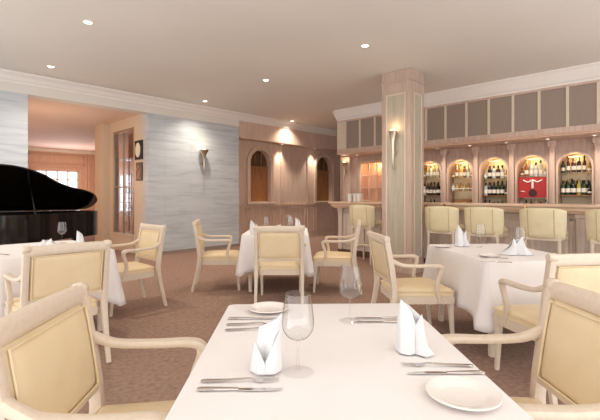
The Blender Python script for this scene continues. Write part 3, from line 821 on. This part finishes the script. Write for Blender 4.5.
def cloth_obj(hw, hl, drop, corner, label, loc, rotz, seed=0, flare=0.03, radius=0.03, wav=0.012):
    """tablecloth lying on a table top: origin at table-top centre; flat top, rolled edge, hanging sides and lower corner folds"""
    rnd = random.Random(seed)
    pts = []       # (x, y, nx, ny, cornerness)
    cs = [(hw, -hl), (hw, hl), (-hw, hl), (-hw, -hl)]
    per = []
    NS, NC = 22, 7
    ph = [rnd.uniform(0, 6) for _ in range(4)]
    for q_, ((ax, ay), (bx_, by)) in enumerate(zip(cs, cs[1:] + cs[:1])):
        dx, dy = bx_ - ax, by - ay; Ln = math.hypot(dx, dy); dx /= Ln; dy /= Ln
        nx, ny = dy, -dx
        for i in range(NS + 1):
            s = radius + (Ln - 2 * radius) * i / NS
            e = min(s, Ln - s)
            per.append((ax + dx * s, ay + dy * s, nx, ny, max(0, 1 - e / 0.20) ** 2, s, q_))
        # corner
        n2x, n2y = (-dy) * -1, dx * -1
        for k in range(1, NC):
            a = PI / 2 * k / NC
            vx = nx * math.cos(a) + dx * math.sin(a); vy = ny * math.cos(a) + dy * math.sin(a)
            ccx, ccy = bx_ - dx * radius - nx * radius, by - dy * radius - ny * radius
            per.append((ccx + vx * radius, ccy + vy * radius, vx, vy, 1.0, Ln, q_))
    n = len(per); vs, fs = [], []
    rings = [(-0.25, 0), (-0.010, 0.0), (-0.003, -0.002), (0.0, -0.009)]
    for off, z in rings:
        for x, y, nx, ny, c, s, q_ in per:
            if off == -0.25: vs.append((x * 0.5, y * 0.5, 0.0))
            else: vs.append((x + nx * off, y + ny * off, z))
    KD = 9
    for k in range(1, KD + 1):
        f = k / KD
        for x, y, nx, ny, c, s, q_ in per:
            w = wav * f * f * (math.sin(s * 17 + ph[q_]) + 0.6 * math.sin(s * 31 + 2 * ph[q_]))
            o = 0.004 + flare * f * (0.5 + 0.5 * f) + w * (1 - c) * 0.9 + c * corner * 0.75 * f ** 1.15
            d = drop + c * corner * 0.8
            vs.append((x + nx * o, y + ny * o, -0.009 - (d - 0.009) * f))
    nr = len(rings) + KD
    for k in range(nr - 1):
        for i in range(n): fs.append((k * n + i, k * n + (i + 1) % n, (k + 1) * n + (i + 1) % n, (k + 1) * n + i))
    fs.append(tuple(range(n)))
    m = MB(); m.add(vs, fs)
    o = m.build('tablecloth', M['cloth'], smooth=True, solid=0.003)
    o.location = (loc[0], loc[1], loc[2]); o.rotation_euler = (0, 0, rotz)
    return tag(o, label, 'tablecloth')

TT = 0.750
def table(loc, rotz, hw, hl, tlabel, clabel, drop, corner, seed, flare=0.03):
    t = thing('dining_table', tlabel, 'table', loc, rotz)
    MB().box(-hw + 0.012, hw - 0.012, -hl + 0.012, hl - 0.012, TT - 0.035, TT).build('tabletop', M['brown_wood'], t, bevel=0.008)
    for sx in (-1, 1):
        for sy in (-1, 1):
            x, y = sx * (hw - 0.10), sy * (hl - 0.10)
            m = MB(); m.sweep([(x, y, 0), (x, y, TT - 0.036)], [0.045, 0.06], (1, 0, 0), 12, 5)
            m.build('leg', M['limed'], t, smooth=True)
    cloth_obj(hw, hl, drop, corner, clabel, (loc[0], loc[1], TT + 0.004), rotz, seed, flare)
ZT = TT + 0.0058      # top of the cloth

# near table
NT_YAW = 1.4
p = W(0.103 , 1.20)
table(p, cam_yaw(NT_YAW), 0.412, 0.70, 'near dining table under the big white cloth set with two wine glasses', 'white tablecloth on the near table with the large wine glasses', 0.20, 0.05, 1, 0.012)
chair(W(-0.512, 1.345), cam_yaw(-90 + 4), 'large cream armchair with curved arms left of the near table')
chair(W(0.70, 1.39), cam_yaw(90), 'large tan cream armchair right of the near table by the side plate')

# centre table
p = W(-0.32, 5.86)
table(p, cam_yaw(0), 0.43, 0.57, 'dining table with white cloth in the middle of the room', 'white tablecloth on the middle table before the timber wall', 0.46, 0.08, 2, 0.022)
chair(W(-0.235, 4.945), cam_yaw(0), 'cream armchair seen square from behind at the middle table')
chair(W(-1.10, 5.67), cam_yaw(-90 + 8), 'cream armchair left of the middle table against the marble wall')
chair(W(0.475, 5.55), cam_yaw(90 - 8), 'cream armchair right of the middle table near the bar end')

# right table
RT_YAW = 5
p = W(1.765, 3.70)
table(p, cam_yaw(RT_YAW), 0.41, 0.56, 'dining table with white cloth between the column and the bar stools', 'white tablecloth on the table in front of the bar stools', 0.44, 0.085, 3)
chair(W(1.01, 3.70), cam_yaw(-90 + 5), 'cream armchair left of the table before the bar, its back to the column')
chair(W(1.69, 2.735), cam_yaw(6), 'cream armchair with its back turned, before the bar table and beside the stools')

# left table (square with the room)
table((1.13, 4.48, 0), 0.0, 0.45, 0.59, 'dining table with white cloth beside the grand piano', 'white tablecloth on the table beside the grand piano', 0.44, 0.09, 4)
chair((0.98, 3.525, 0), R(0), 'cream armchair seen from behind at the table beside the piano')
chair((1.99, 4.62, 0), R(90), 'cream armchair between the piano table and the marble wall')

# bar stools ---------------------------------------------------------------
def make_stool():
    t = thing('bar_stool', '', 'stool')
    # faces +X ; origin on floor under seat
    m = MB()
    hw = 0.285
    def bp(u, z, n):    # u across -1..1, curved wrap-around back
        y = u * hw * (1 + 0.02 * (z - 0.7))
        x = -0.215 + 0.075 * abs(u) ** 2.4 - 0.10 * (z - 0.68) + n
        return (x, y, z)
    nx, nz = 18, 10
    for sg in (1, -1):
        vs, fs = [], []
        for j in range(nz + 1):
            for i in range(nx + 1):
                u = -math.cos(PI * i / nx); v = -math.cos(PI * j / nz)
                th = 0.032 * ((1 - abs(u) ** 6) * (1 - abs(v) ** 6)) ** 0.45
                z = 0.875 + v * 0.205 + 0.012 * (1 - u * u) * (v > 0) * v - 0.03 * max(0, v) ** 3 * abs(u) ** 4
                uu = u * (1 - 0.07 * max(0, -v) ** 1.5)
                vs.append(bp(uu, z, sg * th))
        for j in range(nz):
            for i in range(nx):
                a = j * (nx + 1) + i; fs.append((a, a + 1, a + nx + 2, a + nx + 1))
        m.add(vs, fs)
    b = m.build('backrest', M['stool_cream'], t, smooth=True)
    for u in (-0.55, 0.55):
        m = MB(); m.tube([bp(u, z, -0.0325) for z in (0.69, 0.76, 0.85, 0.95, 1.06)], 0.0035, 6, (0, 1, 0))
        m.build('seam', M['seam'], b, smooth=True)
    m = MB()
    m.frustum(-0.21, 0.22, -0.235, 0.235, 0.735, 0.79, 0.03).frustum(-0.21, 0.22, -0.235, 0.235, 0.735, 0.70, 0.01)
    m.build('seat', M['stool_cream'], t, smooth=False, bevel=0.012, seg=3)
    MB().box(-0.21, 0.215, -0.23, 0.23, 0.645, 0.70).build('seat_rail', M['limed'], t, bevel=0.006)
    for sx in (-1, 1):
        for sy in (-1, 1):
            m = MB(); x, y = sx * 0.185, sy * 0.205
            top = 0.70
            m.sweep([(x * 1.18, y * 1.12, 0), (x * 1.06, y * 1.04, 0.3), (x, y, top)], [0.03, 0.035, 0.042], (1, 0, 0), 12, 5)
            m.build('leg', M['limed'], t, smooth=True)
    for z, a in ((0.28, 'x'), (0.28, 'y')):
        for sg in (-1, 1):
            m = MB()
            if a == 'x': m.sweep([(-0.195, sg * 0.213, z), (0.195, sg * 0.213, z)], [0.026, 0.026], (0, 0, 1), 8, 4)
            else: m.sweep([(sg * 0.196, -0.21, z + 0.06), (sg * 0.196, 0.21, z + 0.06)], [0.026, 0.026], (0, 0, 1), 8, 4)
            m.build('stretcher', M['limed'], t, smooth=True)
    return t
stool0 = make_stool()
SX = 6.53
for i, (y, lab) in enumerate(((2.945, 'cream bar stool tucked right behind the column'), (2.285, 'cream bar stool at the bar, second right of the column'), (1.505, 'cream bar stool at the bar, third right of the column'),
                              (0.73, 'cream bar stool at the bar, furthest right of the column'), (4.49, 'cream bar stool standing left of the column by the bar end'))):
    if i == 0:
        stool0.location = (SX, y, 0); stool0['label'] = lab
    else: dup(stool0, (SX, y, 0), 0, lab)

# grand piano ---------------------------------------------------------------
t = thing('grand_piano', 'glossy black grand piano with raised lid before the marble wall', 'piano', (0.74, 7.80, 0))
def outline_piano(e=0.0):
    ctrl = [(0.0, -1.46), (0.30, -1.46), (0.62, -1.42), (0.95, -1.24), (1.22, -0.98), (1.45, -0.82), (1.68, -0.72), (1.86, -0.58), (1.97, -0.38), (1.97, -0.20), (1.90, -0.06), (1.76, 0.0)]
    pts = []
    V = [Vector(c) for c in ctrl]; n = len(V)
    for i in range(n - 1):
        a, b, c, d = V[max(i - 1, 0)], V[i], V[i + 1], V[min(i + 2, n - 1)]
        for k in range(4):
            s = k / 4
            pts.append(0.5 * (2 * b + (c - a) * s + (2 * a - 5 * b + 4 * c - d) * s * s + (3 * b - a - 3 * c + d) * s ** 3))
    pts.append(V[-1]); pts.append(Vector((0.0, 0.0)))
    cc = Vector((0.8, -0.6))
    return [(p.x + (e if p.x > 0.8 else -e) * min(1, abs(p.x - 0.8)), p.y + (-e if p.y < -0.3 else e)) for p in pts]
OP = outline_piano()
m = MB()
n = len(OP); inn = [(0.8 + (x - 0.8) * 0.965, -0.6 + (y + 0.6) * 0.955) for x, y in OP]
vs = [(x, y, z) for z in (0.60, 1.0) for x, y in OP] + [(x, y, z) for z in (0.90, 1.0) for x, y in inn]
fs = [tuple(reversed(range(n)))]
for i in range(n):
    j = (i + 1) % n
    fs += [(i, j, n + j, n + i), (n + i, n + j, 3 * n + j, 3 * n + i), (3 * n + i, 3 * n + j, 2 * n + j, 2 * n + i)]
m.add(vs, fs)
m.build('case', M['black'], t, smooth=True)
m = MB(); m.prism([(0.8 + (x - 0.8) * 0.955, -0.6 + (y + 0.6) * 0.945) for x, y in OP], 0.895, 0.91); m.build('iron_plate', M['gold'], t)
TH = R(26)
def lid_tf(x, y, z):
    return (x, 0.012 + y * math.cos(TH) + z * math.sin(TH) * 0 + z * math.sin(TH), 1.006 - y * math.sin(TH) + z * math.cos(TH))
m = MB(); m.prism([(max(x, 0.36), y) for x, y in outline_piano(0.012)], 0.0, 0.022, lid_tf)
m.build('lid', M['black'], t, bevel=0.004)
m = MB(); m.box(0.02, 0.36, -1.44, -0.02, 1.002, 1.024); m.build('front_lid', M['black'], t, bevel=0.004)
pr = lid_tf(0.85, -0.98, -0.001)
m = MB(); m.tube([(0.85, -1.20, 0.99), pr], 0.012, 8, (1, 0, 0)); m.build('lid_prop', M['black'], t, smooth=True)
MB().box(-0.20, 0.04, -1.44, -0.02, 0.62, 0.72).box(-0.20, 0.04, -1.46, -1.38, 0.72, 0.86).box(-0.20, 0.04, -0.08, 0.0, 0.72, 0.86).build('key_bed', M['black'], t, bevel=0.006)
m = MB()
for i in range(52):
    a = -1.375 + i * 1.29 / 52; m.box(-0.17, -0.01, a, a + 1.29 / 52 - 0.001, 0.721, 0.742)
m.build('keyboard', M['ivory'], t)
for lx, ly in ((0.12, -1.32), (0.12, -0.14), (1.62, -0.40)):
    m = MB(); m.sweep([(lx, ly, 0.06), (lx, ly, 0.35), (lx, ly, 0.60)], [0.075, 0.09, 0.13], (1, 0, 0), 12, 6)
    l = m.build('leg', M['black'], t, smooth=True)
    m = MB(); m.lathe([(0, 0), (0.028, 0), (0.03, 0.03), (0.028, 0.06), (0, 0.06)], 12, (lx, ly, 0)); m.build('caster', M['brass'], l, smooth=True)
MB().box(0.26, 0.34, -0.92, -0.88, 0.08, 0.60).box(0.26, 0.34, -0.62, -0.58, 0.08, 0.60).box(0.22, 0.38, -0.95, -0.55, 0.06, 0.12).build('pedal_lyre', M['black'], t, bevel=0.004)

# ------------------------------------------------------------------ table ware
def make_glass(bowl_r, h):
    t = thing('wine_glass', '', 'wine glass')
    th = 0.0012
    st = h * 0.40
    out = [(0.004, st), (0.012, st + 0.004), (bowl_r * 0.62, st + h * 0.05), (bowl_r * 0.92, st + h * 0.13), (bowl_r, st + h * 0.22), (bowl_r * 0.97, st + h * 0.33), (bowl_r * 0.88, st + h * 0.48), (bowl_r * 0.79, h)]
    # smooth the profile
    V = [Vector(p) for p in out]; sm = []
    for i in range(len(V) - 1):
        a, b, c, d = V[max(i - 1, 0)], V[i], V[i + 1], V[min(i + 2, len(V) - 1)]
        for k in range(3):
            s = k / 3; sm.append(0.5 * (2 * b + (c - a) * s + (2 * a - 5 * b + 4 * c - d) * s * s + (3 * b - a - 3 * c + d) * s ** 3))
    sm.append(V[-1])
    inner = [(max(p.x - th, 0.0), p.y + (0.004 if i < 4 else 0.0)) for i, p in enumerate(sm)]
    prof = [(0, st)] + [(p.x, p.y) for p in sm] + list(reversed(inner)) + [(0, inner[0][1])]
    MB().lathe(prof, 36).build('bowl', M['glass'], t, smooth=True)
    MB().lathe([(0, 0.0075), (0.0075, 0.0075), (0.0042, 0.014), (0.0034, st * 0.5), (0.0042, st - 0.004), (0.006, st - 0.0003), (0, st - 0.0003)], 14).build('stem', M['glass'], t, smooth=True)
    fr_ = bowl_r * 0.98
    MB().lathe([(0, 0), (fr_, 0), (fr_, 0.0018), (fr_ * 0.6, 0.0035), (0.008, 0.0072), (0, 0.0072)], 36).build('foot', M['foot_glass'], t, smooth=True)
    return t
g0 = make_glass(0.045, 0.22)
gl = [((298, 372), 'tall empty wine glass standing nearest on the near table'), ((350, 321), 'tall empty wine glass at the far edge of the near table')]
g0.location = at(*gl[0][0], ZT + 0.0005); g0['label'] = gl[0][1]
dup(g0, at(*gl[1][0], ZT + 0.0005), 0, gl[1][1])
def table_pt(cx, d): return W(cx, d, ZT + 0.0005)
for (cx, d), lab in (((-0.455, 5.55), 'wine glass on the middle table, left of its place setting'), ((-0.155, 6.05), 'wine glass on the middle table, further one of the pair on the right'), ((-0.125, 5.45), 'wine glass on the middle table, nearer one of the pair on the right')):
    dup(g0, table_pt(cx, d), 0, lab)
for (cx, d), lab in (((1.74, 3.97), 'wine glass on the bar table, left one beside the small napkin'), ((1.935, 3.62), 'wine glass on the bar table behind the large spread napkin')):
    dup(g0, table_pt(cx, d), 0, lab)
dup(g0, at(62, 243, ZT + 0.0005), 0, 'wine glass on the table beside the piano')

def make_napkin(kind, label, loc, rotz, sc=1.0):
    """standing starched napkin built from folded sheets"""
    m = MB()
    def sheet(plan, hs, topshift, nz=6, curve=0.0):
        vs, fs = [], []; k = len(plan)
        for j in range(nz + 1):
            f = j / nz
            for (x, y), h, (tx, ty) in zip(plan, hs, topshift):
                b = curve * math.sin(PI * f)
                vs.append((x + (tx) * f + 0, y + ty * f + b, h * f))
        for j in range(nz):
            for i in range(k - 1):
                fs.append((j * k + i, j * k + i + 1, (j + 1) * k + i + 1, (j + 1) * k + i))
        m.add(vs, fs)
    if kind == 'peak':
        # a tall fold with its point on the right and a tucked hollow
        sheet([(-0.046, 0.008), (-0.034, -0.030), (-0.012, -0.008), (0.012, -0.040), (0.036, 0.004)], [0.108, 0.122, 0.130, 0.148, 0.163], [(0.014, 0.012), (0.014, 0.030), (0.014, 0.016), (0.020, 0.040), (0.006, 0.012)], 7)
        sheet([(-0.046, 0.008), (-0.02, 0.034), (0.016, 0.036), (0.036, 0.004)], [0.112, 0.126, 0.146, 0.162], [(0.014, 0.012), (0.012, -0.016), (0.010, -0.018), (0.006, 0.012)], 7)
        sheet([(0.010, -0.046), (0.034, -0.036), (0.046, -0.002)], [0.035, 0.085, 0.115], [(-0.002, 0.004), (-0.004, 0.006), (-0.006, 0.004)], 4)
        sheet([(-0.044, -0.026), (-0.014, -0.050), (0.014, -0.044)], [0.080, 0.058, 0.014], [(0.01, 0.012), (0.004, 0.012), (0.0, 0.004)], 4)
    elif kind == 'crown':
        sheet([(-0.05, 0.01), (-0.034, -0.022), (-0.008, -0.030), (0.012, -0.012), (0.034, -0.028), (0.054, 0.008)], [0.098, 0.165, 0.128, 0.086, 0.124, 0.062], [(0.006, 0.01), (0.0, 0.018), (0.006, 0.026), (0, 0.018), (-0.004, 0.02), (-0.016, 0.0)], 7)
        sheet([(-0.05, 0.01), (-0.02, 0.034), (0.022, 0.034), (0.054, 0.008)], [0.098, 0.150, 0.112, 0.062], [(0.006, 0.01), (-0.004, -0.012), (-0.002, -0.014), (-0.016, 0.0)], 7)
        sheet([(0.012, -0.016), (0.042, -0.036), (0.068, -0.004)], [0.06, 0.05, 0.012], [(0, 0.012), (-0.008, 0.014), (-0.01, 0.0)], 4)
    else:   # 'spread': low flared base with two standing points
        sheet([(-0.15, 0.02), (-0.09, -0.05), (-0.035, -0.065), (0.0, -0.02), (0.045, -0.07), (0.10, -0.045), (0.15, 0.03)], [0.012, 0.075, 0.135, 0.088, 0.15, 0.09, 0.012], [(0.06, 0.0), (0.05, 0.05), (0.012, 0.065), (0, 0.02), (0.0, 0.07), (-0.05, 0.045), (-0.06, -0.01)], 7)
        sheet([(-0.15, 0.02), (-0.06, 0.075), (0.06, 0.08), (0.15, 0.03)], [0.012, 0.115, 0.125, 0.012], [(0.06, 0.0), (0.03, -0.07), (-0.02, -0.07), (-0.06, -0.01)], 7)
    o = m.build('napkin', M['napkin'], smooth=False, solid=0.0035)
    b = o.modifiers.new('soften', 'BEVEL'); b.width = 0.004; b.segments = 2; b.limit_method = 'ANGLE'; b.angle_limit = R(14)
    for p_ in o.data.polygons: p_.use_smooth = True
    o.location = loc; o.rotation_euler = (0, 0, rotz); o.scale = (sc,) * 3
    return tag(o, label, 'napkin')
NZ = ZT + 0.0045
make_napkin('peak', 'tall folded white napkin standing left of the near wine glass', at(267, 368, NZ + 0.003), cam_yaw(-12), 0.95)
make_napkin('crown', 'folded white napkin with two points at the right edge of the near table', at(412, 352, NZ), cam_yaw(-14), 1.0)
make_napkin('crown', 'small folded napkin at the left corner of the middle table', W(-0.60, 5.35, NZ), cam_yaw(10), 1.1)
make_napkin('crown', 'small folded napkin at the right side of the middle table', W(-0.03, 6.05, NZ), cam_yaw(-30), 1.05)
make_napkin('spread', 'low folded napkin behind the chair top in the centre of the middle table', W(-0.31, 5.95, NZ), cam_yaw(0), 0.6)
make_napkin('crown', 'folded napkin with two points at the left of the bar table', W(1.58, 4.02, NZ), cam_yaw(5), 1.25)
make_napkin('spread', 'large spread napkin with standing points on the bar table', W(1.82, 3.46, NZ), cam_yaw(-6), 1.02)
make_napkin('crown', 'small crumpled white napkin at the corner of the piano table', at(80, 244, NZ), cam_yaw(0), 0.85)
make_napkin('spread', 'wide white napkin lying in soft peaks on the piano table', at(46, 247, NZ), cam_yaw(10), 1.05).scale.z = 0.55

# plates
def make_plate(r):
    m = MB().lathe([(0, 0.004), (r * 0.55, 0.004), (r * 0.64, 0.006), (r * 0.72, 0.011), (r * 0.98, 0.017), (r, 0.0155), (r * 0.99, 0.013), (r * 0.70, 0.0045), (r * 0.60, 0.0), (0, 0.0)], 48)
    return m.build('side_plate', M['china'], smooth=True)
pl = make_plate(0.088); pl.location = at(463, 395, ZT + 0.008)
pl.location.z = ZT + 0.0005; tag(pl, 'white side plate on the near right corner of the near table', 'plate')
for loc, lab in ((W(-0.135, 1.775, ZT + 0.0005), 'white side plate partly behind the tall napkin on the near table'), (W(1.37, 3.98, ZT + 0.0005), 'white side plate at the far left corner of the bar table'), (W(1.55, 3.36, ZT + 0.0005), 'white side plate in the middle of the bar table front')):
    o = pl.copy(); COL.objects.link(o); o.location = loc; o['label'] = lab

# cutlery (pointing along local +Y, handle at the origin)
def make_knife():
    t = thing('table_knife', '', 'knife')
    m = MB(); m.sweep([(0, 0, 0.004), (0, 0.012, 0.005), (0, 0.07, 0.0045), (0, 0.105, 0.004)], [(0.012, 0.006), (0.018, 0.008), (0.014, 0.008), (0.010, 0.007)], (1, 0, 0), 12, 2.4, 3)
    m.build('handle', M['steel'], t, smooth=True)
    m = MB(); m.prism([(-0.005, 0.105), (0.006, 0.105), (0.0095, 0.13), (0.0095, 0.185), (0.006, 0.208), (-0.004, 0.219), (-0.006, 0.17)], 0.0028, 0.0046)
    m.build('blade', M['steel'], t, bevel=0.0006)
    return t
def make_fork():
    t = thing('table_fork', '', 'fork')
    m = MB(); m.sweep([(0, 0, 0.004), (0, 0.015, 0.005), (0, 0.07, 0.006), (0, 0.125, 0.009), (0, 0.14, 0.007)], [(0.012, 0.004), (0.018, 0.0045), (0.010, 0.004), (0.006, 0.004), (0.012, 0.003)], (1, 0, 0), 10, 2.4, 3)
    m.build('handle', M['steel'], t, smooth=True)
    m = MB(); m.sweep([(0, 0.137, 0.007), (0, 0.152, 0.004), (0, 0.164, 0.003)], [(0.012, 0.0025), (0.022, 0.0025), (0.024, 0.0022)], (1, 0, 0), 10, 3, 2)
    for k in range(4):
        x = -0.0098 + k * 0.0065
        m.sweep([(x, 0.160, 0.003), (x, 0.185, 0.003), (x * 0.95, 0.206, 0.006)], [(0.0040, 0.0022), (0.0036, 0.002), (0.0018, 0.0014)], (1, 0, 0), 6, 2.5)
    m.build('tines', M['steel'], t, smooth=True)
    return t
kn, fk = make_knife(), make_fork()
first = {'k': True, 'f': True}
def cutlery(kind, px, py, deg, label):
    """px,py = handle end; deg = direction from the viewer's right, counter-clockwise seen from above"""
    loc = at(px, py, ZT); loc.z = ZT + 0.0003
    rz = CAM_ROT + R(deg) - PI / 2
    src = kn if kind == 'k' else fk
    if first[kind]:
        first[kind] = False; src.location = loc; src.rotation_euler = (0, 0, rz); src['label'] = label
        return src
    return dup(src, loc, rz, label)
cutlery('f', 201, 382.5, 2, 'silver fork at the near left setting, the one beside the tall napkin')
cutlery('k', 197, 391, 1, 'silver knife at the near left setting, closest to the viewer on the left')
cutlery('k', 228, 319.5, 2, 'silver knife at the far left setting, furthest back on the near table')
cutlery('f', 226.5, 325.5, 3, 'silver fork at the far left setting, middle of three pieces')
cutlery('f', 225, 331, 4, 'silver fork at the far left setting, front of three pieces')
cutlery('k', 408, 319, 180, 'silver knife with dark shine left of the two-point napkin, back one')
cutlery('k', 410, 322.5, 181, 'silver knife with dark shine left of the two-point napkin, front one')
cutlery('f', 473, 367, 177, 'silver fork above the side plate on the near table')
cutlery('k', 484, 374, 181, 'silver knife right above the side plate on the near table')
cutlery('f', 508, 259, 165, 'silver fork on the bar table before the spread napkin')
cutlery('k', 512, 263, 168, 'silver knife on the bar table before the spread napkin')
o = dup(kn, (0.80, 4.12, ZT + 0.0003), R(20), 'knife at the near left edge of the piano table')

# ------------------------------------------------------------------ light
w = bpy.data.worlds.new('World'); S.world = w; w.use_nodes = True
bg = w.node_tree.nodes['Background']
bg.inputs['Color'].default_value = (1.0, 0.99, 0.985, 1); bg.inputs['Strength'].default_value = 2.6
# lobby daylight, and added fill points with no fitting of their own
lamp('lobby_daylight', 'AREA', (4.84, YV - 0.2, 1.5), 60, (235, 240, 255), None, rot=(R(-90), 0, 0), sx=1.4, sy=1.3)
for x, y in ((1.5, 12.0), (5.0, 15.8), (2.4, 9.4)):
    lamp('lobby_fill', 'POINT', (x, y, 1.7), 40, (255, 226, 196), None, 0.3)

# ------------------------------------------------------------------ camera
cd = bpy.data.cameras.new('camera'); cam = bpy.data.objects.new('camera', cd); COL.objects.link(cam)
cam.location = (0, 0, EYE); cam.rotation_euler = (R(90), 0, CAM_ROT)
cd.sensor_width = 36; cd.lens = F_PX / 600 * 36; cd.shift_y = -(210 - HOR) / 600
cd.clip_start = 0.05
S.camera = cam

S.view_settings.view_transform = 'Standard'; S.view_settings.look = 'None'
S.view_settings.gamma = 1.0; S.view_settings.exposure = -0.18; S.view_settings.use_curve_mapping = False
S.cycles.use_denoising = True
S.cycles.max_bounces = 10; S.cycles.transmission_bounces = 10; S.cycles.transparent_max_bounces = 12
S.cycles.sample_clamp_indirect = 6.0
